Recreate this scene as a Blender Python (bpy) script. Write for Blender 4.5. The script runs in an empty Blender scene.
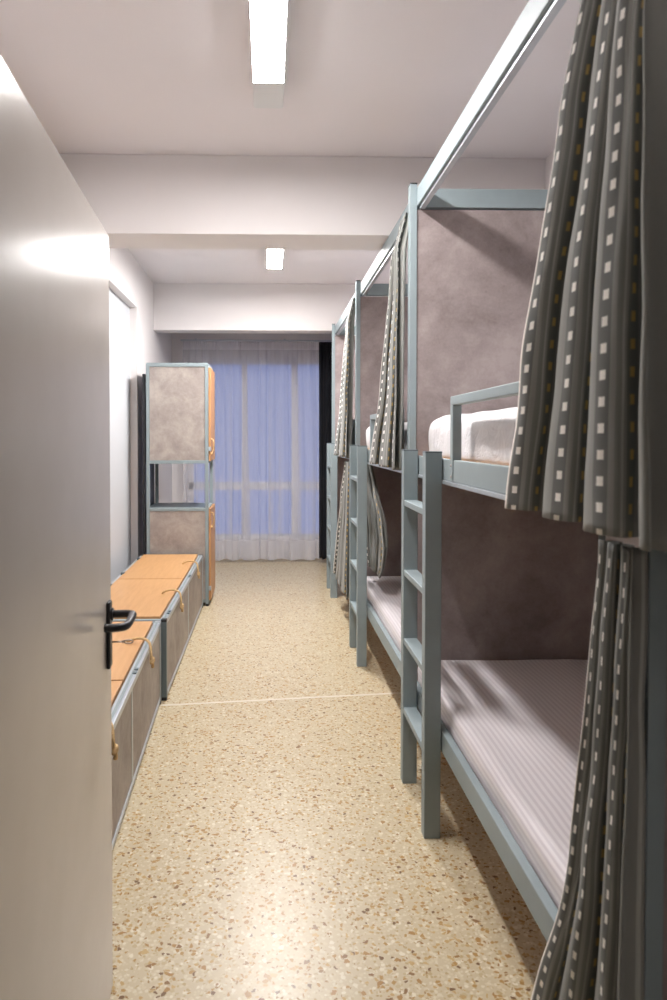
import bpy, bmesh, math, random
from mathutils import Vector, Matrix, noise

random.seed(7)
S = bpy.context.scene
C = S.collection
PI = math.pi
R = math.radians

# ------------------------------------------------------------------ camera
cam_d = bpy.data.cameras.new('camera')
cam = bpy.data.objects.new('camera', cam_d)
C.objects.link(cam)
cam.location = (0, 0, 1.545)
cam.rotation_euler = (R(90 - 1.25), 0, R(-1.5))
cam_d.sensor_width = 36
cam_d.lens = 25.2
cam_d.shift_x = 0.0465
cam_d.shift_y = -0.0467
cam_d.clip_start = 0.02
cam_d.dof.use_dof = True
cam_d.dof.focus_distance = 4.2
cam_d.dof.aperture_fstop = 4.5
S.camera = cam

# ------------------------------------------------------------------ view + world
S.view_settings.view_transform = 'Standard'
S.view_settings.look = 'None'
S.view_settings.gamma = 1.0
S.view_settings.use_curve_mapping = False
S.view_settings.exposure = 0.13
LAMP_NEAR = 190.0
LAMP_FAR = 190.0
CORRIDOR_FILL = 4.0
w = bpy.data.worlds.new('dusk_sky')
S.world = w
w.use_nodes = True
wn = w.node_tree.nodes
bg = wn['Background']
bg.inputs['Color'].default_value = (0.19, 0.25, 0.51, 1)
bg.inputs['Strength'].default_value = 1.0

# ------------------------------------------------------------------ materials
def srgb(r, g, b):
    f = lambda c: (c / 255 / 12.92) if c / 255 <= 0.04045 else ((c / 255 + 0.055) / 1.055) ** 2.4
    return (f(r), f(g), f(b), 1)

class NT:
    def __init__(s, name):
        s.m = bpy.data.materials.new(name)
        s.m.use_nodes = True
        s.t = s.m.node_tree
        s.b = s.t.nodes['Principled BSDF']
        s.out = s.t.nodes['Material Output']
    def n(s, typ, **kw):
        x = s.t.nodes.new(typ)
        for k, v in kw.items():
            if k in x.inputs.keys() if hasattr(x.inputs, 'keys') else False:
                x.inputs[k].default_value = v
            else:
                setattr(x, k, v)
        return x
    def l(s, a, b):
        s.t.links.new(a, b)
    def coord(s, which='Object', scale=(1, 1, 1)):
        tc = s.n('ShaderNodeTexCoord')
        mp = s.n('ShaderNodeMapping')
        mp.inputs['Scale'].default_value = scale
        s.l(tc.outputs[which], mp.inputs['Vector'])
        return mp.outputs['Vector']
    def noise(s, vec, scale, detail=4, rough=0.5, dist=0.0):
        x = s.n('ShaderNodeTexNoise')
        x.inputs['Scale'].default_value = scale
        x.inputs['Detail'].default_value = detail
        x.inputs['Roughness'].default_value = rough
        x.inputs['Distortion'].default_value = dist
        s.l(vec, x.inputs['Vector'])
        return x.outputs['Fac']
    def ramp(s, fac, stops, interp='LINEAR'):
        x = s.n('ShaderNodeValToRGB')
        x.color_ramp.interpolation = interp
        el = x.color_ramp.elements
        while len(el) < len(stops):
            el.new(0.5)
        for e, (p, c) in zip(el, stops):
            e.position = p
            e.color = c if not isinstance(c, (int, float)) else (c, c, c, 1)
        s.l(fac, x.inputs['Fac'])
        return x.outputs['Color']
    def math(s, op, a, b=None, c=None):
        x = s.n('ShaderNodeMath', operation=op)
        for i, v in enumerate((a, b, c)):
            if v is None: continue
            if isinstance(v, (int, float)): x.inputs[i].default_value = v
            else: s.l(v, x.inputs[i])
        return x.outputs[0]
    def mix(s, fac, a, b):
        x = s.n('ShaderNodeMix', data_type='RGBA')
        for sock, v in ((x.inputs[0], fac), (x.inputs[6], a), (x.inputs[7], b)):
            if isinstance(v, (int, float)): sock.default_value = v
            elif isinstance(v, tuple): sock.default_value = v
            else: s.l(v, sock)
        return x.outputs[2]
    def bump(s, h, strength=0.1, dist=0.002):
        x = s.n('ShaderNodeBump')
        x.inputs['Strength'].default_value = strength
        x.inputs['Distance'].default_value = dist
        s.l(h, x.inputs['Height'])
        s.l(x.outputs['Normal'], s.b.inputs['Normal'])
    def col(s, c):
        if isinstance(c, tuple): s.b.inputs['Base Color'].default_value = c
        else: s.l(c, s.b.inputs['Base Color'])
    def set(s, rough=0.5, metal=0.0, spec=0.5, **kw):
        s.b.inputs['Roughness'].default_value = rough
        s.b.inputs['Metallic'].default_value = metal
        s.b.inputs['Specular IOR Level'].default_value = spec
        for k, v in kw.items():
            s.b.inputs[k.replace('_', ' ')].default_value = v

def simple(name, c, rough=0.5, metal=0.0, spec=0.5, var=0.04, scale=8, bump=0.0, bscale=60):
    t = NT(name)
    v = t.coord('Object')
    f = t.noise(v, scale, 4)
    a = tuple(max(0, x * (1 - var)) for x in c[:3]) + (1,)
    b = tuple(min(1, x * (1 + var)) for x in c[:3]) + (1,)
    t.col(t.ramp(f, [(0.3, a), (0.7, b)]))
    t.set(rough, metal, spec)
    if bump:
        t.bump(t.noise(v, bscale, 3), bump, 0.002)
    return t.m

M = {}
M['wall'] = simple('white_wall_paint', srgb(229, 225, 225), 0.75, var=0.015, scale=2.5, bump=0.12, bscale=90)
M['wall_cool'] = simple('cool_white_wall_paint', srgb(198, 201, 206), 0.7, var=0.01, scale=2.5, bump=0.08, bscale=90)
M['ceiling'] = simple('white_ceiling_paint', srgb(232, 228, 231), 0.85, var=0.012, scale=1.5, bump=0.08, bscale=70)
M['steel'] = simple('grey_blue_painted_steel', srgb(143, 156, 160), 0.5, 0.0, 0.35, var=0.03, scale=14, bump=0.03, bscale=200)
M['steel_dark'] = simple('dark_grey_metal', srgb(104, 116, 122), 0.4, 0.3, var=0.05)
M['alu'] = simple('aluminium_profile', srgb(190, 198, 205), 0.3, 0.55, var=0.03, scale=20)
M['black'] = simple('black_plastic', srgb(30, 31, 37), 0.4, var=0.05)
M['blackcloth'] = simple('black_curtain_cloth', srgb(20, 22, 30), 0.95, var=0.1, bump=0.2)
M['rope'] = simple('beige_rope', srgb(205, 174, 128), 0.85, var=0.18, scale=160, bump=0.4, bscale=260)
M['white_plastic'] = simple('white_plastic', srgb(222, 224, 226), 0.45, var=0.01)
M['chrome'] = simple('brushed_nickel', srgb(190, 180, 175), 0.3, 0.9, var=0.03)
M['frame'] = simple('white_window_frame', srgb(238, 238, 240), 0.5, var=0.01)

# door paint: semi gloss, with a faint roller texture
t = NT('door_paint')
v = t.coord('Object')
n1 = t.noise(v, 5, 5, 0.6)
t.col(t.ramp(n1, [(0.3, srgb(205, 197, 189)), (0.7, srgb(209, 202, 195))]))
t.l(t.ramp(t.noise(v, 9, 5, 0.6), [(0.3, 0.235), (0.7, 0.265)]), t.b.inputs['Roughness'])
t.set(0.25, spec=0.34)
M['door'] = t.m

# beech wood
t = NT('beech_wood')
v = t.coord('Object', (14, 1.4, 14))
g = t.noise(v, 3.0, 6, 0.6, 0.4)
g2 = t.noise(t.coord('Object', (90, 4, 90)), 2.0, 3)
c = t.ramp(g, [(0.3, srgb(192, 146, 98)), (0.55, srgb(201, 155, 106)), (0.8, srgb(207, 163, 115))])
t.col(t.mix(t.math('MULTIPLY', g2, 0.25), c, srgb(182, 132, 84)))
t.set(0.42)
M['wood'] = t.m
t = NT('beech_wood_upright')
v = t.coord('Object', (14, 14, 1.4))
g = t.noise(v, 3.0, 6, 0.6, 0.4)
t.col(t.ramp(g, [(0.3, srgb(188, 136, 90)), (0.8, srgb(208, 156, 108))]))
t.set(0.42)
M['wood_up'] = t.m

# concrete-look laminate panel
def concrete(name, dark, mid, light, sc=1.0):
    t = NT(name)
    v = t.coord('Object')
    a = t.noise(v, 3.2 * sc, 8, 0.62, 0.5)
    b = t.noise(v, 17 * sc, 6, 0.7, 0.2)
    s = t.math('ADD', t.math('ADD', t.math('MULTIPLY', a, 0.62), t.math('MULTIPLY', b, 0.24)), t.math('MULTIPLY', t.noise(v, 80 * sc, 5, 0.7), 0.14))
    col = t.ramp(s, [(0.37, dark), (0.5, mid), (0.63, light)])
    vo = t.n('ShaderNodeTexVoronoi')
    vo.inputs['Scale'].default_value = 9 * sc
    t.l(t.coord('Object'), vo.inputs['Vector'])
    spot = t.ramp(vo.outputs['Distance'], [(0.03, 0.45), (0.07, 0.0)])
    t.col(t.mix(spot, col, dark))
    t.set(0.5, spec=0.4)
    t.bump(b, 0.05, 0.002)
    return t.m
M['panel'] = concrete('grey_brown_stone_laminate', srgb(128, 117, 116), srgb(150, 138, 137), srgb(169, 158, 156))
M['panel_bench'] = concrete('bench_stone_laminate', srgb(132, 121, 114), srgb(153, 142, 135), srgb(170, 160, 152), 1.6)
M['panel_locker'] = concrete('locker_stone_laminate', srgb(140, 131, 126), srgb(162, 152, 146), srgb(182, 173, 166), 1.5)

# terrazzo
t = NT('beige_terrazzo')
v = t.coord('Object')
warp = t.n('ShaderNodeTexNoise'); warp.inputs['Scale'].default_value = 60; t.l(v, warp.inputs['Vector'])
vm = t.n('ShaderNodeVectorMath', operation='MULTIPLY_ADD')
t.l(warp.outputs['Color'], vm.inputs[0]); vm.inputs[1].default_value = (0.012, 0.012, 0); t.l(v, vm.inputs[2])
wv = vm.outputs[0]
base = t.ramp(t.noise(v, 1.3, 4), [(0.3, srgb(196, 181, 151)), (0.7, srgb(201, 187, 157))])
def chips(scale, colours, lo, hi, thresh, seed):
    mp = t.n('ShaderNodeMapping'); mp.inputs['Location'].default_value = (seed, seed * 1.7, 0); t.l(wv, mp.inputs['Vector'])
    vo = t.n('ShaderNodeTexVoronoi'); vo.inputs['Scale'].default_value = scale; t.l(mp.outputs[0], vo.inputs['Vector'])
    sep = t.n('ShaderNodeSeparateColor'); t.l(vo.outputs['Color'], sep.inputs[0])
    pick = t.math('LESS_THAN', sep.outputs[0], thresh)
    size = t.math('LESS_THAN', vo.outputs['Distance'], t.math('MULTIPLY_ADD', sep.outputs[1], hi - lo, lo))
    cc = t.ramp(sep.outputs[2], colours, 'CONSTANT')
    return t.math('MULTIPLY', pick, size), cc
f1, c1 = chips(95, [(0, srgb(206, 193, 164)), (0.35, srgb(188, 170, 134)), (0.6, srgb(180, 158, 116)), (0.8, srgb(212, 202, 178))], 0.3, 0.6, 0.85, 3.1)
col = t.mix(f1, base, c1)
f2, c2 = chips(58, [(0, srgb(220, 211, 190)), (0.5, srgb(211, 200, 175)), (0.8, srgb(190, 172, 136))], 0.2, 0.5, 0.4, 9.7)
col = t.mix(f2, col, c2)
def shards(scale, colours, thresh, seed, edge):
    mp = t.n('ShaderNodeMapping'); mp.inputs['Location'].default_value = (seed, seed*0.7, 0); t.l(wv, mp.inputs['Vector'])
    vo = t.n('ShaderNodeTexVoronoi'); vo.inputs['Scale'].default_value = scale; t.l(mp.outputs[0], vo.inputs['Vector'])
    ve = t.n('ShaderNodeTexVoronoi'); ve.feature = 'DISTANCE_TO_EDGE'; ve.inputs['Scale'].default_value = scale; t.l(mp.outputs[0], ve.inputs['Vector'])
    sep = t.n('ShaderNodeSeparateColor'); t.l(vo.outputs['Color'], sep.inputs[0])
    pick = t.math('MULTIPLY', t.math('LESS_THAN', sep.outputs[0], thresh), t.math('GREATER_THAN', ve.outputs['Distance'], edge))
    return pick, t.ramp(sep.outputs[2], colours, 'CONSTANT')
f3, c3 = shards(88, [(0, srgb(172, 134, 76)), (0.35, srgb(150, 112, 60)), (0.6, srgb(186, 154, 100)), (0.9, srgb(116, 84, 50))], 0.15, 17.3, 0.06)
col = t.mix(f3, col, c3)
f4, c4 = shards(60, [(0, srgb(166, 126, 70)), (0.5, srgb(192, 162, 110)), (0.85, srgb(136, 100, 58))], 0.06, 4.3, 0.10)
col = t.mix(f4, col, c4)
t.col(col)
t.l(t.ramp(t.noise(v, 30, 4), [(0.3, 0.31), (0.7, 0.36)]), t.b.inputs['Roughness'])
t.set(0.36, spec=0.5)
M['floor'] = t.m

M['joint'] = simple('pale_floor_joint', srgb(222, 214, 200), 0.5)

# bunk curtain fabric: uses uv in metres (u across, v down)
t = NT('grey_striped_curtain_fabric')
uv = t.n('ShaderNodeUVMap'); uv.uv_map = 'UVMap'
sp = t.n('ShaderNodeSeparateXYZ'); t.l(uv.outputs[0], sp.inputs[0])
u, vv = sp.outputs[0], sp.outputs[1]
P = 0.40
def band(cx, half, P=P):            # 1 inside a stripe about cx in every period
    m_ = t.math('MODULO', t.math('ADD', u, P * 4 - cx + P / 2), P)
    return t.math('LESS_THAN', t.math('ABSOLUTE', t.math('SUBTRACT', m_, P / 2)), half)
rowm = t.math('MODULO', t.math('ADD', vv, 5.0), 0.046)
row = t.math('LESS_THAN', t.math('ABSOLUTE', t.math('SUBTRACT', rowm, 0.023)), 0.0085)
base = t.mix(band(0.035, 0.022), srgb(140, 141, 137), srgb(104, 106, 104))
base = t.mix(band(0.145, 0.024), base, srgb(116, 118, 114))
base = t.mix(band(0.088, 0.010), base, srgb(122, 124, 121))
base = t.mix(band(0.106, 0.0035), base, srgb(168, 169, 164))
base = t.mix(band(0.230, 0.03), base, srgb(118, 120, 117))
base = t.mix(band(0.310, 0.010), base, srgb(124, 126, 122))
base = t.mix(band(0.350, 0.004), base, srgb(170, 171, 166))
weave = t.noise(t.coord('UV', (900, 120, 1)), 1, 2)
base = t.mix(t.math('MULTIPLY', weave, 0.16), base, srgb(80, 82, 80))
wsq = t.math('MULTIPLY', band(0.035, 0.0095), row)
ysq = t.math('MULTIPLY', band(0.145, 0.0095), row)
colr = t.mix(ysq, base, srgb(190, 164, 106))
colr = t.mix(wsq, colr, srgb(248, 246, 240))
hem = t.math('LESS_THAN', u, 0.007)
colr = t.mix(hem, colr, srgb(226, 220, 212))
t.col(colr)
t.set(0.85, spec=0.2)
t.bump(weave, 0.15, 0.001)
t.b.inputs['Sheen Weight'].default_value = 0.15
tr = t.n('ShaderNodeBsdfTranslucent'); t.l(colr, tr.inputs['Color'])
mx = t.n('ShaderNodeMixShader'); mx.inputs[0].default_value = 0.05
t.l(t.b.outputs[0], mx.inputs[1]); t.l(tr.outputs[0], mx.inputs[2]); t.l(mx.outputs[0], t.out.inputs['Surface'])
M['curtain'] = t.m

# sheer voile
t = NT('white_sheer_voile')
uv = t.n('ShaderNodeUVMap'); uv.uv_map = 'UVMap'
sp = t.n('ShaderNodeSeparateXYZ'); t.l(uv.outputs[0], sp.inputs[0])
u, vv = sp.outputs[0], sp.outputs[1]
hemb = t.math('GREATER_THAN', vv, 2.46)
head = t.math('LESS_THAN', vv, 0.10)
thick = t.math('MAXIMUM', t.math('MULTIPLY', hemb, 0.16), t.math('MULTIPLY', head, 0.22))
fine = t.noise(t.coord('UV', (260, 6, 1)), 1, 2)
fac = t.math('ADD', t.math('ADD', 0.38, thick), t.math('MULTIPLY', fine, 0.12))
t.col(srgb(236, 235, 240)); t.set(0.9, spec=0.1)
tl = t.n('ShaderNodeBsdfTranslucent'); tl.inputs['Color'].default_value = srgb(222, 222, 230)
tp = t.n('ShaderNodeBsdfTransparent')
m1 = t.n('ShaderNodeMixShader'); m1.inputs[0].default_value = 0.25
t.l(t.b.outputs[0], m1.inputs[1]); t.l(tl.outputs[0], m1.inputs[2])
m2 = t.n('ShaderNodeMixShader'); t.l(fac, m2.inputs[0])
t.l(tp.outputs[0], m2.inputs[1]); t.l(m1.outputs[0], m2.inputs[2])
t.l(m2.outputs[0], t.out.inputs['Surface'])
M['sheer'] = t.m

# satin stripe sheet
t = NT('white_satin_stripe_sheet')
v = t.coord('Object')
sp = t.n('ShaderNodeSeparateXYZ'); t.l(v, sp.inputs[0])
wob = t.math('MULTIPLY', t.noise(v, 2.0, 2), 0.03)
xx = t.math('ADD', t.math('ADD', sp.outputs[0], sp.outputs[2]), wob)
m_ = t.math('MODULO', t.math('ADD', xx, 10.0), 0.021)
st = t.math('LESS_THAN', m_, 0.010)
t.col(t.mix(st, srgb(220, 215, 218), srgb(202, 195, 200)))
t.l(t.math('MULTIPLY_ADD', st, -0.22, 0.6), t.b.inputs['Roughness'])
t.b.inputs['Sheen Weight'].default_value = 0.2
t.bump(t.noise(t.coord('Object', (3, 0.8, 3)), 5, 4), 0.25, 0.01)
M['sheet'] = t.m
t = NT('plain_white_sheet')
t.col(srgb(218, 217, 220)); t.set(0.75, spec=0.3)
t.bump(t.noise(t.coord('Object', (1, 3.0, 3)), 2.4, 4, 0.6, 1.0), 0.45, 0.03)
M['sheet_white'] = t.m

# window glass
t = NT('window_glass')
gl = t.n('ShaderNodeBsdfGlass'); gl.inputs['Roughness'].default_value = 0.0; gl.inputs['IOR'].default_value = 1.05
t.l(gl.outputs[0], t.out.inputs['Surface'])
M['glass'] = t.m

def emis(name, c, s):
    t = NT(name)
    t.b.inputs['Base Color'].default_value = (0.8, 0.8, 0.8, 1)
    t.b.inputs['Emission Color'].default_value = c
    t.b.inputs['Emission Strength'].default_value = s
    return t.m
M['lamp_near'] = emis('lit_diffuser_near', (1.0, 0.965, 0.945, 1), LAMP_NEAR)
M['lamp_far'] = emis('lit_diffuser_far', (1.0, 0.965, 0.945, 1), LAMP_FAR)
M['hall_fill'] = emis('corridor_fill_diffuser', (1.0, 0.95, 0.9, 1), CORRIDOR_FILL)

# ------------------------------------------------------------------ mesh helpers
class MB:
    def __init__(s):
        s.bm = bmesh.new()
        s.uv = None
    def box(s, x0, x1, y0, y1, z0, z1, bev=0.0, seg=2):
        vs = [s.bm.verts.new(p) for p in ((x0,y0,z0),(x1,y0,z0),(x1,y1,z0),(x0,y1,z0),(x0,y0,z1),(x1,y0,z1),(x1,y1,z1),(x0,y1,z1))]
        fs = [s.bm.faces.new([vs[i] for i in f]) for f in ((0,3,2,1),(4,5,6,7),(0,1,5,4),(1,2,6,5),(2,3,7,6),(3,0,4,7))]
        if bev:
            es = list({e for f in fs for e in f.edges})
            bmesh.ops.bevel(s.bm, geom=es, offset=bev, segments=seg, profile=0.5, affect='EDGES')
        return s
    def tube(s, pts, r, n=10, cap=True):
        pts = [Vector(p) for p in pts]
        rs = r if isinstance(r, (list, tuple)) else [r] * len(pts)
        rings = []
        up = Vector((0.13, 0.21, 0.97)).normalized()
        for i, p in enumerate(pts):
            d = (pts[min(i+1, len(pts)-1)] - pts[max(i-1, 0)]).normalized()
            a = up - d * up.dot(d)
            if a.length < 0.05: a = Vector((1, 0, 0)) - d * d.x
            a.normalize(); up = a
            b = d.cross(a)
            rings.append([s.bm.verts.new(p + (a * math.cos(2*PI*k/n) + b * math.sin(2*PI*k/n)) * rs[i]) for k in range(n)])
        for i in range(len(rings)-1):
            for k in range(n):
                s.bm.faces.new((rings[i][k], rings[i][(k+1)%n], rings[i+1][(k+1)%n], rings[i+1][k]))
        if cap:
            s.bm.faces.new(rings[0][::-1]); s.bm.faces.new(rings[-1])
        return s
    def ball(s, c, r, sc=(1,1,1)):
        m = Matrix.Translation(c) @ Matrix.Diagonal((sc[0], sc[1], sc[2], 1))
        bmesh.ops.create_icosphere(s.bm, subdivisions=2, radius=r, matrix=m)
        return s
    def cyl(s, p0, p1, r, n=20):
        return s.tube([p0, p1], r, n)
    def build(s, name, mat, parent=None, smooth=False, loc=None):
        me = bpy.data.meshes.new(name)
        bmesh.ops.recalc_face_normals(s.bm, faces=s.bm.faces)
        if smooth:
            for f in s.bm.faces: f.smooth = True
        s.bm.to_mesh(me); s.bm.free()
        me.materials.append(mat)
        o = bpy.data.objects.new(name, me)
        C.objects.link(o)
        if parent: o.parent = parent
        if loc: o.location = loc
        return o

def smooth_path(pts, k=6):
    P_ = [Vector(p) for p in pts]
    out = []
    for i in range(len(P_)-1):
        p0 = P_[max(i-1,0)]; p1 = P_[i]; p2 = P_[i+1]; p3 = P_[min(i+2,len(P_)-1)]
        for j in range(k):
            t_ = j/k
            out.append(0.5*((2*p1)+(-p0+p2)*t_+(2*p0-5*p1+4*p2-p3)*t_*t_+(-p0+3*p1-3*p2+p3)*t_**3))
    out.append(P_[-1])
    return out

def thing(name, label, cat, loc=(0,0,0), group=None, rz=0):
    o = bpy.data.objects.new(name, None)
    C.objects.link(o)
    o.empty_display_size = 0.1
    o.location = loc; o.rotation_euler = (0,0,rz)
    o['label'] = label; o['category'] = cat
    if group: o['group'] = group
    return o
def tag(o, label, cat, group=None, kind=None):
    o['label'] = label; o['category'] = cat
    if group: o['group'] = group
    if kind: o['kind'] = kind
    return o
def struct(o, label=None):
    o['kind'] = 'structure'
    if label: o['label'] = label
    return o
def copy_tree(o, parent=None):
    c = o.copy(); C.objects.link(c)
    if parent: c.parent = parent
    for ch in list(o.children):
        copy_tree(ch, c)
    return c

# ------------------------------------------------------------------ the room
XL, XR, YF, YB, ZC = -1.23, 1.64, 0.93, 8.95, 3.2
struct(MB().box(-1.6, 2.0, -1.6, 9.3, -0.12, 0.0).build('floor', M['floor']), 'beige terrazzo floor with brown and white chips')
struct(MB().box(-1.6, 2.0, -1.6, 9.3, ZC, ZC+0.12).build('ceiling', M['ceiling']), 'smooth white ceiling')
# left wall with a shallow recess beyond the first beam
lw = MB()
lw.box(XL-0.2, XL-0.07, YF, 9.3, 0, ZC)
lw.box(XL-0.07, XL, YF, 4.5, 0, ZC)
lw.box(XL-0.07, XL, 6.6, YB, 0, ZC)
lw.box(XL-0.07, XL, 4.5, 6.6, 2.766, ZC)
struct(lw.build('wall_left', M['wall']), 'white left wall with shallow recess behind the storage benches')
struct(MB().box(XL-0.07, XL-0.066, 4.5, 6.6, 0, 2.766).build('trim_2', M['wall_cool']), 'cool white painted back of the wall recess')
struct(MB().box(XR, XR+0.12, YF, 9.3, 0, ZC).build('wall_right', M['wall']), 'white wall behind the bunk beds')
# window wall
WX0, WX1, WZ0, WZ1 = -1.02, 0.95, 0.25, 2.55
ww = MB()
ww.box(XL, WX0, YB, YB+0.2, 0, ZC)
ww.box(WX1, XR, YB, YB+0.2, 0, ZC)
ww.box(WX0, WX1, YB, YB+0.2, WZ1, ZC)
ww.box(WX0, WX1, YB, YB+0.2, 0, WZ0)
struct(ww.build('wall_back', M['wall']), 'white far wall around the window')
# doorway wall
dw = MB()
dw.box(-1.6, -0.47, 0.78, YF, 0, ZC)
dw.box(0.57, 2.0, 0.78, YF, 0, ZC)
dw.box(-0.47, 0.57, 0.78, YF, 2.16, ZC)
struct(dw.build('wall_front', M['wall']), 'white wall with the open doorway')
jb = MB()
jb.box(-0.47, -0.445, 0.77, YF+0.005, 0, 2.16, 0.002)
jb.box(0.552, 0.57, 0.77, YF+0.005, 0, 2.16, 0.002)
jb.box(-0.445, 0.552, 0.77, YF+0.005, 2.135, 2.16, 0.002)
struct(jb.build('trim_3', M['door']), 'painted door lining in the doorway')
# corridor behind the camera
struct(MB().box(-1.6, 2.0, -1.6, -1.5, 0, ZC).build('wall_corridor', M['wall']))
struct(MB().box(-1.6, -1.5, -1.5, 0.78, 0, ZC).build('wall_corridor_left', M['wall']))
struct(MB().box(1.9, 2.0, -1.5, 0.78, 0, ZC).build('wall_corridor_right', M['wall']))
# beams
struct(MB().box(XL, XR, 4.14, 4.47, 2.74, ZC, 0.004).build('ceiling_beam_near', M['wall']), 'white ceiling beam across the middle of the room')
struct(MB().box(XL, XR, 7.55, 7.75, 2.70, ZC, 0.004).build('ceiling_beam_far', M['wall']), 'white ceiling beam before the window')
# floor joint
j = MB().box(-0.63, 1.6, -0.010, 0.010, 0.0, 0.0015).build('trim_1', M['joint'])
j.location = (0, 4.10, 0); j.rotation_euler = (0, 0, R(6.5)); struct(j, 'pale joint strip crossing the terrazzo floor')
j.scale = (1,1,1)

# window
wf = MB()
ft = 0.06
wf.box(WX0, WX1, YB+0.03, YB+0.09, WZ0, WZ0+ft, 0.004)
wf.box(WX0, WX1, YB+0.03, YB+0.09, WZ1-ft, WZ1, 0.004)
wf.box(WX0, WX1, YB+0.03, YB+0.09, 0.88, 0.98, 0.004)
for x in (WX0, WX1-ft):
    wf.box(x, x+ft, YB+0.03, YB+0.09, WZ0+ft, WZ1-ft, 0.004)
for x in (-0.31, 0.33):
    wf.box(x-0.035, x+0.035, YB+0.028, YB+0.092, WZ0+ft, WZ1-ft, 0.004)
wo = struct(wf.build('window_1', M['frame']), 'wide window with white frame behind the sheer curtain')
MB().box(WX0+ft, WX1-ft, YB+0.055, YB+0.061, WZ0+ft, WZ1-ft).build('glass_pane', M['glass'], wo)

# ------------------------------------------------------------------ door leaf (swung into the room)
a = math.atan2(0.99, -0.055)
dr = MB().box(0, 0.985, 0.0, 0.042, 0.008, 2.10, 0.0025).build('door_1', M['door'])
dr.location = (-0.384, 0.965, 0); dr.rotation_euler = (0, 0, a)
struct(dr, 'open semi-gloss beige door with black lever handle')
def handle(sgn):
    yb = 0.0 if sgn < 0 else 0.042
    Y = lambda d: yb + sgn * d
    p = MB()
    y0, y1 = sorted((Y(0.0), Y(0.010)))
    p.box(0.908, 0.948, y0, y1, 0.925, 1.105, 0.004, 3)
    pl = p.build('handle_plate', M['black'], dr, loc=(0,0,0))
    pts = smooth_path([(0.928, Y(0.008), 1.070), (0.928, Y(0.030), 1.070), (0.927, Y(0.056), 1.070), (0.915, Y(0.069), 1.070), (0.880, Y(0.070), 1.069),
                       (0.835, Y(0.069), 1.067), (0.808, Y(0.062), 1.067), (0.797, Y(0.040), 1.067), (0.797, Y(0.016), 1.067)], 5)
    MB().tube(pts, 0.0105, 14).build('lever_handle', M['black'], pl, smooth=True)
    MB().cyl((0.928, Y(0.006), 1.070), (0.928, Y(0.016), 1.070), 0.017).build('handle_rose', M['black'], pl)
handle(-1); handle(1)
for z in (0.25, 1.05, 1.85):
    MB().cyl((-0.006, 0.004, z-0.05), (-0.006, 0.004, z+0.05), 0.007).build('hinge', M['chrome'], dr)
# key in the lock
k = MB()
k.cyl((0, -0.009, 0), (0, -0.042, 0), 0.0022, 10)
k.tube([(0, -0.038, 0), (0, -0.040, 0)], 0.0045, 12)
pts = [(0.0, -0.054 + 0.012*math.cos(q), 0.0045*math.sin(q)) for q in [i*PI/8 for i in range(17)]]
k.tube(pts, 0.0018, 8, False)
key = k.build('key', M['chrome'], smooth=True)
Rm = Matrix.Rotation(a, 4, 'Z')
key.location = Vector((-0.384, 0.965, 0)) + (Rm @ Vector((0.928, -0.002, 0.994)))
key.rotation_euler = (0, 0, a)
tag(key, 'small metal key sticking out of the door lock below the black lever', 'key')

# ------------------------------------------------------------------ ceiling lamps
def lamp(label, y0, y1, x, cap, mat):
    t_ = thing('ceiling_lamp', label, 'ceiling lamp', (x, (y0+y1)/2, ZC), 'fluorescent ceiling lamps')
    h = (y1-y0)/2
    MB().box(-0.070, 0.070, -h, h, -0.088, 0.0, 0.004).build('housing', M['white_plastic'], t_)
    MB().box(-0.066, 0.066, -h+cap, h-cap, -0.0886, -0.080).build('diffuser', mat, t_)
    for s in (-1, 1):
        ya, yb_ = sorted((s*h, s*(h-cap)))
        e = MB().box(-0.064, 0.064, ya, yb_, -0.0905, -0.088, 0.001).build('end_cap', M['white_plastic'], t_)
        for q in (-1, 1):
            MB().ball((q*0.045, s*(h-cap+0.012), -0.09), 0.003, (1,1,0.6)).build('screw', M['chrome'], e)
lamp('long lit fluorescent ceiling lamp with plain end cap, nearest the door', 2.22, 3.36, 0.0, 0.24, M['lamp_near'])
lamp('lit fluorescent ceiling lamp beyond the ceiling beam, nearer the window', 5.25, 6.55, 0.055, 0.05, M['lamp_far'])
lamp('added unseen fill lamp in the corridor outside the doorway', -0.9, 0.3, 0.2, 0.05, M['hall_fill'])  # unseen lamp, added as fill for the doorway end of the room

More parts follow.
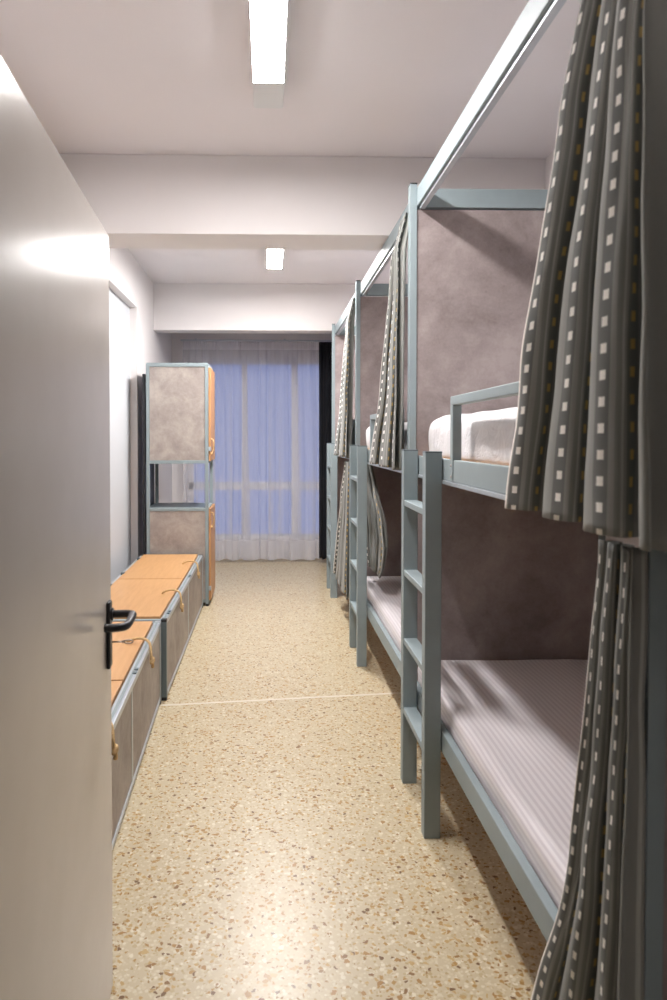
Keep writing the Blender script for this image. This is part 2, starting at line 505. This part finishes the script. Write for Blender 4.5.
# ------------------------------------------------------------------ bunk beds
BX0, BX1 = 0.665, 1.61          # outer and wall side faces
LEN, BY = 2.03, 1.29            # pitch and near end of the first bed
PW, PD = 0.033, 0.025           # post section
def make_bed(n0=0.0):
    t_ = thing('bunk_bed', 'x', 'bunk bed', (0,0,0), 'grey steel bunk beds along the right wall')
    L = LEN
    for (x, nm) in ((BX0, 0), (BX1-PW, 1)):
        for y in (n0+0.0005, L-PD-0.0005):
            MB().box(x, x+PW, y, y+PD, 0, 2.737, 0.002).build('post', M['steel'], t_)
            # dark plastic cap closes the tube
            MB().box(x-0.0005, x+PW+0.0005, y, y+PD, 2.737, 2.743, 0.001).build('post_cap', M['black'], t_)
    for x in (BX0, BX1-0.03):
        MB().box(x+0.001, x+0.029, n0+PD+0.001, L-PD-0.001, 0.335, 0.415, 0.003).build('lower_side_rail', M['steel'], t_)
        MB().box(x+0.001, x+0.029, n0+PD+0.001, L-PD-0.001, 1.385, 1.465, 0.003).build('upper_side_rail', M['steel'], t_)
    for x in (BX0+PW, BX1-PW-0.026):
        MB().box(x, x+0.026, n0+0.001, L-0.001, 2.635, 2.72, 0.003).build('canopy_rail', M['steel'], t_)
    # curtain tracks under the front canopy and upper side rail
    for (x, z) in ((BX0+PW+0.012, 2.620), (BX0-0.004, 1.370)):
        MB().box(x, x+0.024, n0+PD, L-PD, z, z+0.0145, 0.002).build('curtain_track', M['alu'], t_)
    # end panels and crossbars
    for y in (n0+0.003, L-PD+0.002):
        MB().box(BX0+PW+0.0265, BX1-PW-0.0265, y, y+0.02, 2.63, 2.718, 0.002).build('end_crossbar', M['steel'], t_)
        MB().box(BX0+PW+0.001, BX1-PW-0.001, y+0.003, y+0.017, 1.40, 2.619).build('upper_end_panel', M['panel'], t_)
        MB().box(BX0+PW+0.001, BX1-PW-0.001, y+0.003, y+0.017, 0.15, 1.399).build('lower_end_panel', M['panel'], t_)
    for z in (0.365, 1.424):
        MB().box(BX0+0.03, BX1-0.03, n0+0.03, L-0.03, z, z+0.018, 0.001).build('plywood_base', M['wood'], t_)
    # guard rail, on the front edge of the upper bunk
    g = MB()
    yg = 1.215
    g.box(BX0-0.003, BX0+0.030, yg, yg+0.034, 1.392, 1.663, 0.002)
    g.box(BX0-0.003, BX0+0.030, 0.25, 0.284, 1.392, 1.663, 0.002)
    g.box(BX0-0.003, BX0+0.030, 0.25, yg+0.034, 1.663, 1.696, 0.003)
    gg = g.build('guard_rail', M['steel'], t_)
    for y in (yg+0.017, 0.267):
        for z in (1.405, 1.445):
            MB().ball((BX0-0.004, y, z), 0.005, (0.6,1,1)).build('bolt', M['chrome'], gg)
    # ladder
    l0, l1 = 1.36, 1.79         # near faces of the two uprights
    lad = MB().box(0.597, 0.661, l0, l0+0.05, 0, 1.49, 0.003).build('ladder', M['steel'], t_)
    MB().box(0.597, 0.661, l1, l1+0.05, 0, 1.49, 0.003).build('ladder_upright', M['steel'], lad)
    for y in (l0, l1):
        MB().box(0.5965, 0.6615, y-0.0005, y+0.0505, 1.488, 1.494, 0.001).build('cap', M['steel_dark'], lad)
    for z in (0.32, 0.63, 0.935, 1.245):
        MB().box(0.599, 0.659, l0+0.05, l1, z, z+0.026, 0.003).build('rung', M['steel'], lad)
    for z in (0.375, 1.43):
        for y in (l0+0.015, l1+0.015):
            MB().box(0.661, 0.666, y, y+0.02, z-0.03, z+0.03).build('bracket', M['alu'], lad)
    return t_
bed = make_bed(-0.09)         # the first bed starts a little before its ladder bay
far_bed = make_bed()
bed_labels = ['grey steel bunk bed nearest the doorway, beside the large dark curtains',
              'grey steel bunk bed in the middle of the row of three',
              'grey steel bunk bed at the far end of the row, beside the window']
for i in range(3):
    b = bed if i == 0 else (far_bed if i == 1 else copy_tree(far_bed))
    b.location = (0, BY + LEN*i, 0)
    b['label'] = bed_labels[i]

# mattresses: rounded, sheet-wrapped block
def mattress_mesh(name, x0, x1, y0, y1, z0, z1, mat, r=0.05, wr=0.004, seed=0, squash=0.0):
    bm = bmesh.new()
    def ring(y, inset):
        pts = []
        xa, xb, za, zb = x0+inset, x1-inset, z0+min(inset,0.03), z1-inset*0.8
        rr = r
        corner = [((xb-rr, zb-rr), 0), ((xa+rr, zb-rr), PI/2), ((xa+rr, za+rr*0.5), PI), ((xb-rr, za+rr*0.5), 3*PI/2)]
        prev = None
        for (c_, a0) in corner:
            ry = rr if a0 < PI-0.1 else rr*0.5
            arc = [(c_[0]+rr*math.cos(a0+PI/2*k/5), c_[1]+ry*math.sin(a0+PI/2*k/5)) for k in range(6)]
            if prev:
                nseg = 22 if abs(arc[0][0]-prev[0]) > 0.2 else 5
                for q in range(1, nseg):
                    f = q/nseg; pts.append((prev[0]+(arc[0][0]-prev[0])*f, prev[1]+(arc[0][1]-prev[1])*f))
            pts += arc; prev = arc[-1]
        first = pts[0]
        for q in range(1, 5):
            f = q/5; pts.append((prev[0]+(first[0]-prev[0])*f, prev[1]+(first[1]-prev[1])*f))
        out = []
        for (x, z) in pts:
            n_ = noise.noise(Vector((x*3+seed, y*2.2, z*5)))*wr*2.2 + noise.noise(Vector((x*9+seed, y*6, z*12)))*wr
            side = 1.0 if z > z0 + 0.02 else 0.1
            yo = y
            dx = -n_*side if x < (x0+x1)/2 and z < z1-0.03 else 0
            dz = n_*side if z > z1-0.06 else 0
            out.append(bm.verts.new((x+dx, yo, z+dz)))
        return out
    rings = []
    for k in range(6):
        q = k/6*PI/2
        rings.append(ring(y0 + r*(1-math.sin(q)), r*(1-math.cos(PI/2-q)) if False else r*(1-math.sin(PI/2*k/6))) if False else ring(y0 + r*(1-math.cos(q)), r*(1-math.sin(q))))
    n = 56
    for k in range(n+1):
        rings.append(ring(y0+r+(y1-y0-2*r)*k/n, 0))
    for k in range(5, -1, -1):
        q = k/6*PI/2
        rings.append(ring(y1 - r*(1-math.cos(q)), r*(1-math.sin(q))))
    m_ = len(rings[0])
    for i in range(len(rings)-1):
        for k in range(m_):
            bm.faces.new((rings[i][k], rings[i][(k+1)%m_], rings[i+1][(k+1)%m_], rings[i+1][k]))
    bm.faces.new(rings[0]); bm.faces.new(rings[-1])
    bmesh.ops.recalc_face_normals(bm, faces=bm.faces)
    for f in bm.faces: f.smooth = True
    me = bpy.data.meshes.new(name); bm.to_mesh(me); bm.free()
    me.materials.append(mat)
    o = bpy.data.objects.new(name, me); C.objects.link(o)
    return o
pos = ['of the bunk bed nearest the doorway', 'of the middle bunk bed', 'of the farthest bunk bed']
for i in range(3):
    y = BY + LEN*i
    lo = mattress_mesh('mattress', 0.70, 1.575, y+0.035, y+LEN-0.035, 0.3835, 0.497, M['sheet'], 0.04, 0.003, i*5.1)
    tag(lo, 'mattress in striped pale sheet on the lower bunk ' + pos[i], 'mattress', 'mattresses on the lower bunks')
    up = mattress_mesh('mattress', 0.735, 1.57, y+0.05, y+LEN-0.06, 1.4425, 1.64, M['sheet_white'], 0.06, 0.006, i*7.3+2)
    tag(up, 'white-sheeted mattress on the upper bunk ' + pos[i], 'mattress', 'mattresses on the upper bunks')

# ------------------------------------------------------------------ curtains
def interp(keys, z):
    # keys sorted by descending z: (z, ...values)
    if z >= keys[0][0]: return keys[0][1:]
    for a_, b_ in zip(keys, keys[1:]):
        if z >= b_[0]:
            f = (a_[0]-z)/(a_[0]-b_[0]); f = f*f*(3-2*f)*0.35 + f*0.65
            return tuple(p+(q-p)*f for p, q in zip(a_[1:], b_[1:]))
    return keys[-1][1:]
def bunk_curtain(label, group, keys, folds, width, seed, cat='curtain', name='bunk_curtain', mat=None, nz=70, ns=150, skew=1.0, hem=0.0, u0=0.0, saw=0.5):
    """keys: (z, y_near, y_far, x_base, amplitude); folds vary by noise. u=0 lies at the far edge"""
    rnd = random.Random(seed)
    ph = [rnd.uniform(-0.5, 0.5) for _ in range(folds+2)]
    am = [rnd.uniform(0.65, 1.15) for _ in range(folds+2)]
    bm = bmesh.new(); uvl = bm.loops.layers.uv.new('UVMap')
    zt, zb = keys[0][0], keys[-1][0]
    grid = []
    for r_ in range(nz+1):
        f = r_/nz
        z = zt + (zb-zt)*f
        yn, yf, xb, amp = interp(keys, z)
        row = []
        for i in range(ns+1):
            s = i/ns                       # 0 at far edge
            ss = s**skew
            k = s*folds
            ki = int(k)
            ang = 2*PI*(k) + ph[min(ki, folds)]*math.sin(PI*(k-ki))**2*1.2
            if saw != 0.5:
                fr = k-ki
                ang = 2*PI*(ki + (fr/saw*0.5 if fr < saw else 0.5+(fr-saw)/(1-saw)*0.5))
            drift = (0.9 if saw == 0.5 else 0.35)*noise.noise(Vector((s*3+seed, z*0.7, 0)))
            A = amp*(am[min(ki, folds)]*(1-(k-ki)) + am[min(ki+1, folds+1)]*(k-ki))
            x = xb - A*0.5*(1+math.cos(ang + drift)) + 0.006*noise.noise(Vector((s*9+seed, z*2.5, 3)))
            yy = yf + (yn-yf)*ss - (yf-yn)*0.35/folds*math.sin(2*ang+drift)*0.45
            wr = 0.004*noise.noise(Vector((s*20, z*6, seed)))
            zz = z - hem*f*f*math.sin(PI*s)*1.0 + 0.003*math.sin(ang)*f
            row.append(bm.verts.new((x+wr, yy, zz)))
        grid.append(row)
    for r_ in range(nz):
        for i in range(ns):
            fc = bm.faces.new((grid[r_][i], grid[r_][i+1], grid[r_+1][i+1], grid[r_+1][i]))
            fc.smooth = True
            for lp, (a_, b_) in zip(fc.loops, ((r_, i), (r_, i+1), (r_+1, i+1), (r_+1, i))):
                lp[uvl].uv = (u0 + b_/ns*width, a_/nz*(zt-zb))
    me = bpy.data.meshes.new(name); bm.to_mesh(me); bm.free()
    me.materials.append(mat or M['curtain'])
    o = bpy.data.objects.new(name, me); C.objects.link(o)
    md = o.modifiers.new('cloth_thickness', 'SOLIDIFY'); md.thickness = 0.003; md.offset = 0
    tag(o, label, cat, group)
    return o
GC = 'grey striped curtains on the bunk beds'
e1, e2, e3 = BY, BY+LEN, BY+2*LEN
bunk_curtain('large dark curtain with squares hanging from the canopy of the nearest bunk bed', GC,
    [(2.61, 1.10, 1.235, 0.66, 0.05), (2.2, 1.08, 1.405, 0.655, 0.075), (1.7, 1.05, 1.58, 0.655, 0.085), (1.375, 1.03, 1.68, 0.655, 0.085)],
    3, 1.2, 11, skew=1.0, saw=0.8)
bunk_curtain('large dark curtain with squares hanging beside the lower bunk nearest the doorway', GC,
    [(1.352, 1.19, 1.315, 0.655, 0.03), (1.1, 1.19, 1.33, 0.655, 0.04), (0.7, 1.18, 1.385, 0.655, 0.055), (0.10, 1.14, 1.60, 0.655, 0.075)],
    3, 1.2, 23, skew=1.0, saw=0.8)
bunk_curtain('bright grey curtain with white squares gathered at the canopy of the middle bunk bed', GC,
    [(2.625, e2+0.03, e2+0.17, 0.68, 0.03), (2.45, e2+0.03, e2+0.22, 0.660, 0.055), (1.8, e2+0.03, e2+0.55, 0.655, 0.055), (1.39, e2+0.03, e2+0.88, 0.65, 0.06)],
    2, 0.86, 31, saw=0.7)
bunk_curtain('grey curtain with white squares gathered at the canopy of the farthest bunk bed', GC,
    [(2.625, e3+0.03, e3+0.13, 0.68, 0.03), (2.45, e3+0.03, e3+0.22, 0.660, 0.045), (1.8, e3+0.03, e3+0.62, 0.655, 0.055), (1.39, e3+0.03, e3+0.95, 0.65, 0.06)],
    2, 0.86, 43, saw=0.7)
bunk_curtain('grey curtain bunched up behind the ladder at the lower middle bunk', GC,
    [(1.365, e2+1.55, e2+1.95, 0.725, 0.015), (1.2, e2+1.35, e2+1.95, 0.74, 0.03), (1.0, e2+1.10, e2+1.95, 0.76, 0.04), (0.85, e2+1.06, e2+1.9, 0.765, 0.04), (0.70, e2+1.18, e2+1.85, 0.76, 0.03), (0.60, e2+1.36, e2+1.8, 0.76, 0.02)],
    4, 1.2, 57, nz=50)
bunk_curtain('grey curtain with white squares hanging beside the lower bunk farthest from the doorway', GC,
    [(1.352, e3+0.06, e3+0.40, 0.655, 0.035), (1.0, e3+0.06, e3+0.68, 0.655, 0.045), (0.6, e3+0.06, e3+0.95, 0.65, 0.05), (0.28, e3+0.08, e3+1.2, 0.645, 0.05)],
    4, 1.2, 61)

# ------------------------------------------------------------------ window curtains
def window_curtain(name, label, cat, x0, x1, zt, zb, y, folds, amp, width, mat, seed, ns=420, nz=40, clusters=()):
    rnd = random.Random(seed)
    bm = bmesh.new(); uvl = bm.loops.layers.uv.new('UVMap')
    grid = []
    for r_ in range(nz+1):
        f = r_/nz; z = zt+(zb-zt)*f
        row = []
        for i in range(ns+1):
            s = i/ns
            x = x0+(x1-x0)*s
            for (cx, wd, dep) in clusters:      # the cloth doubles back on itself at a deep pleat
                q = (s-cx)/wd
                if abs(q) < 3:
                    x += dep*(0.25+0.75*f)*q*math.exp(-q*q)*-1.0
            n1 = noise.noise(Vector((s*6+seed, z*0.35, 1)))
            ang = 2*PI*folds*s + 2.4*n1
            top = 1 - 0.55*(1-f)**3
            a_ = amp*(0.7+0.6*noise.noise(Vector((s*11, 2+seed, 0))))*top
            yy = y + a_*math.sin(ang) + 0.3*a_*math.sin(2.3*ang+1)
            if f < 0.05: yy += 0.006*math.sin(2*PI*90*s)
            zz = z + 0.012*math.sin(ang*0.5)*(f**4)
            row.append(bm.verts.new((x+0.4*a_*math.cos(ang), yy, zz)))
        grid.append(row)
    for r_ in range(nz):
        for i in range(ns):
            fc = bm.faces.new((grid[r_][i], grid[r_][i+1], grid[r_+1][i+1], grid[r_+1][i])); fc.smooth = True
            for lp, (a_, b_) in zip(fc.loops, ((r_, i), (r_, i+1), (r_+1, i+1), (r_+1, i))):
                lp[uvl].uv = (b_/ns*width, a_/nz*(zt-zb))
    me = bpy.data.meshes.new(name); bm.to_mesh(me); bm.free(); me.materials.append(mat)
    o = bpy.data.objects.new(name, me); C.objects.link(o)
    return tag(o, label, cat)
window_curtain('sheer_curtain', 'white sheer curtain hanging to the floor before the blue window', 'curtain', -1.06, 0.66, 2.735, 0.035, 8.68, 15, 0.022, 3.0, M['sheer'], 5,
               clusters=((0.10, 0.012, 0.07), (0.22, 0.014, 0.09), (0.34, 0.010, 0.07), (0.46, 0.028, 0.20), (0.63, 0.013, 0.09), (0.70, 0.009, 0.06), (0.83, 0.022, 0.15), (0.94, 0.01, 0.06)))
bc = window_curtain('blackout_curtain', 'narrow black blackout curtain pulled aside at the right of the window', 'curtain', 0.615, 0.775, 2.72, 0.06, 8.58, 4, 0.022, 0.9, M['blackcloth'], 9, ns=80)
md = bc.modifiers.new('cloth_thickness', 'SOLIDIFY'); md.thickness = 0.004; md.offset = 0
tr_ = MB().box(-1.08, 1.5, 8.64, 8.72, 2.737, 2.755, 0.003)
o = tr_.build('curtain_rod', M['alu']); tag(o, 'slim pale curtain rail across the window wall', 'curtain rail')
for x in (-0.9, 0.2, 1.3):
    MB().box(x-0.012, x+0.012, 8.70, YB, 2.755, 2.775, 0.002).build('rod_bracket', M['alu'], o)

# ------------------------------------------------------------------ storage benches
FX, BXB = -0.600, -1.165        # front face and back face
def rope(parent, p_in, p_out, r=0.007):
    """cord through the lid, over the rail, hanging with a knot: points in the parent's space"""
    (x0, y0, z0), (x1, y1, z1) = p_in, p_out
    pts = smooth_path([(x0, y0, z0-0.004), (x0+0.02, y0-0.002, z0+0.018), (x0+0.075, y0-0.004, z0+0.030), (x1-0.008, (y0+y1)/2, z0+0.016), (x1+0.006, y1, z0-0.03), (x1+0.007, y1, z1)], 6)
    rp = MB().tube(pts, r, 9).build('rope_handle', M['rope'], parent, smooth=True)
    kx, ky, kz = x1+0.012, y1, z1
    kn = MB()
    ring = [(kx + 0.007*math.cos(q), ky + 0.011*math.sin(q)*math.cos(0.6), kz + 0.010*math.sin(q)) for q in [i*PI/6 for i in range(13)]]
    kn.tube(ring, r*1.05, 8, False)
    ring = [(kx + 0.009*math.sin(q)*0.7, ky + 0.008*math.cos(q), kz - 0.004 + 0.012*math.sin(q)) for q in [i*PI/6 for i in range(13)]]
    kn.tube(ring, r*0.95, 8, False)
    kn.tube([(kx, ky, kz-0.008), (kx+0.003, ky+0.003, kz-0.022), (kx+0.001, ky+0.006, kz-0.038)], [r, r, r*1.25], 8)
    kn.build('knot', M['rope'], parent, smooth=True)
def bench(label, y0, y1, ymid, near_dark, dx=0.0, rz=0.0):
    t_ = thing('storage_bench', label, 'bench', ((FX+BXB)/2, (y0+y1)/2, 0), 'storage benches along the left wall', rz)
    t_.location.x += dx
    ox, oy = (FX+BXB)/2, (y0+y1)/2
    X = lambda x: x-ox
    Yb = lambda y: y-oy
    H = 0.478
    bar = 0.032
    fx, bx = X(FX), X(BXB)
    a_, b_ = Yb(y0), Yb(y1)
    m = Yb(ymid)
    # frame: uprights, long rails, cross rails
    for y in (a_, b_-bar):
        for x in (fx-bar, bx):
            p = MB().box(x, x+bar, y, y+bar, 0.02, H-0.0005, 0.002).build('upright', M['steel_dark'] if (near_dark and y == a_) else M['alu'], t_)  # near pair gets a darker metal: the shade on them is painted in
            MB().box(x+0.001, x+bar-0.001, y+0.001, y+bar-0.001, 0, 0.02, 0.002).build('foot', M['black'], p)
            MB().box(x-0.0005, x+bar+0.0005, y-0.0005, y+bar+0.0005, H-0.014, H+0.003, 0.002).build('corner_cap', M['black'] if near_dark else M['alu'], p)
    MB().box(fx-0.040, fx, a_+bar, b_-bar, H-0.03, H, 0.003).build('top_rail', M['alu'], t_)
    MB().box(fx-0.026, fx-0.014, a_+bar, b_-bar, H, H+0.0025, 0.001).build('rail_groove_strip', M['steel'], t_)
    MB().box(bx, bx+0.03, a_+bar, b_-bar, H-0.03, H, 0.003).build('top_rail', M['alu'], t_)
    MB().box(fx-0.03, fx, a_+bar, b_-bar, 0.02, 0.045, 0.003).build('bottom_rail', M['alu'], t_)
    for y in (a_, b_-bar):
        MB().box(bx+bar, fx-bar, y, y+bar, H-0.03, H, 0.003).build('cross_rail', M['steel'], t_)
        MB().box(bx+bar, fx-bar, y+0.01, y+0.022, 0.03, H-0.03).build('end_panel', M['panel_bench'], t_)
    MB().box(fx-0.018, fx-0.002, m-0.012, m+0.012, 0.045, H-0.03, 0.002).build('divider', M['alu'], t_)
    for (p0, p1) in ((a_+bar, m-0.012), (m+0.012, b_-bar)):
        MB().box(fx-0.016, fx-0.005, p0+0.002, p1-0.002, 0.046, H-0.031).build('front_panel', M['panel_bench'], t_)
    MB().box(bx+0.005, bx+0.012, a_+bar, b_-bar, 0.03, H-0.03).build('back_panel', M['panel_bench'], t_)
    for (p0, p1) in ((a_+bar, m), (m, b_-bar)):
        lid = MB().box(bx+0.034, fx-0.044, p0+0.007, p1-0.007, H-0.012, H+0.012, 0.0015).build('lid', M['wood'], t_)
        yr = p0 + (p1-p0)*0.50
        rope(lid, (fx-0.125, yr+0.05, H+0.010), (fx+0.006, yr, H-0.06))
        for q in (0.2, 0.8):
            yy = p0+(p1-p0)*q
            MB().box(bx+0.014, bx+0.040, yy-0.02, yy+0.02, H+0.0002, H+0.020, 0.002).build('hinge', M['steel_dark'], lid)
        for yy in (p0+0.12, p0+0.17):
            MB().box(fx-0.020, fx-0.002, yy-0.012, yy+0.012, H+0.0002, H+0.006, 0.001).build('latch', M['steel_dark'], lid)
    return t_
bench('low storage bench with beech lids nearest the door, its near end behind the door', 1.96, 4.065, 3.04, False, 0.008, R(1.9))
bench('low storage bench with beech lids reaching the tall locker', 4.10, 6.395, 5.25, True)

# ------------------------------------------------------------------ locker
lx0, lx1, ly0, ly1, LH = -1.118, -0.552, 6.42, 6.95, 2.225
lk = thing('locker', 'tall open-middle locker with stone-look panels and beech doors', 'locker', ((lx0+lx1)/2, (ly0+ly1)/2, 0))
cx, cy = (lx0+lx1)/2, (ly0+ly1)/2
hx, hy = (lx1-lx0)/2, (ly1-ly0)/2
pb = 0.030
for x in (-hx, hx-pb):
    for y in (-hy, hy-pb):
        p = MB().box(x, x+pb, y, y+pb, 0.02, LH, 0.002).build('upright', M['steel'], lk)
        MB().box(x+0.001, x+pb-0.001, y+0.001, y+pb-0.001, 0, 0.02).build('foot', M['black'], p)
for z in (0.03, 0.875, 1.31, LH-pb):
    for y in (-hy, hy-pb):
        MB().box(-hx+pb, hx-pb, y+0.001, y+pb-0.001, z, z+pb, 0.002).build('cross_rail', M['steel'], lk)
    for x in (-hx, hx-pb):
        MB().box(x+0.001, x+pb-0.001, -hy+pb, hy-pb, z, z+pb, 0.002).build('side_rail', M['steel'], lk)
for (z0, z1) in ((0.061, 0.874), (1.341, LH-pb-0.001)):
    for y in (-hy+0.006, hy-0.018):
        MB().box(-hx+pb+0.001, hx-pb-0.001, y, y+0.012, z0, z1).build('side_panel', M['panel_locker'], lk)
    MB().box(-hx+0.004, -hx+0.014, -hy+pb+0.001, hy-pb-0.001, z0, z1).build('back_panel', M['panel_locker'], lk)
MB().box(-hx+pb, hx-pb, -hy+pb, hy-pb, 0.890, 0.905).build('shelf', M['steel_dark'], lk)
MB().box(-hx+pb, hx-pb, -hy+pb, hy-pb, 1.312, 1.326).build('shelf', M['panel_locker'], lk)
MB().box(-hx+pb, hx-pb, -hy+pb, hy-pb, 0.035, 0.05).build('shelf', M['panel_locker'], lk)
MB().box(-hx+0.005, hx-0.005, -hy+0.005, hy-0.005, LH, LH+0.006, 0.001).build('top_panel', M['steel'], lk)
for (z0, z1, hz) in ((1.335, LH-0.035, 1.47), (0.055, 0.895, 0.79)):
    d_ = MB().box(hx+0.002, hx+0.020, -hy+0.012, hy-0.006, z0, z1, 0.0015).build('door', M['wood_up'], lk)
    pts = smooth_path([(hx+0.018, -hy+0.07, hz+0.07), (hx+0.04, -hy+0.07, hz+0.05), (hx+0.045, -hy+0.07, hz), (hx+0.035, -hy+0.07, hz-0.05), (hx+0.018, -hy+0.07, hz-0.06)], 5)
    h_ = MB().tube(pts, 0.0055, 9).build('rope_handle', M['rope'], d_, smooth=True)
    MB().ball((hx+0.027, -hy+0.07, hz-0.07), 0.011, (0.8,1,1)).build('knot', M['rope'], h_, smooth=True)
    for zz in (z0+0.1, z1-0.1):
        MB().cyl((hx+0.012, hy-0.002, zz-0.03), (hx+0.012, hy-0.002, zz+0.03), 0.005, 10).build('hinge', M['chrome'], d_)
    lh = MB().box(hx+0.0005, hx+0.024, -hy-0.004, -hy+0.010, z0+0.09, z0+0.13, 0.002).build('latch', M['alu'], d_)
# black board standing between the locker and the wall
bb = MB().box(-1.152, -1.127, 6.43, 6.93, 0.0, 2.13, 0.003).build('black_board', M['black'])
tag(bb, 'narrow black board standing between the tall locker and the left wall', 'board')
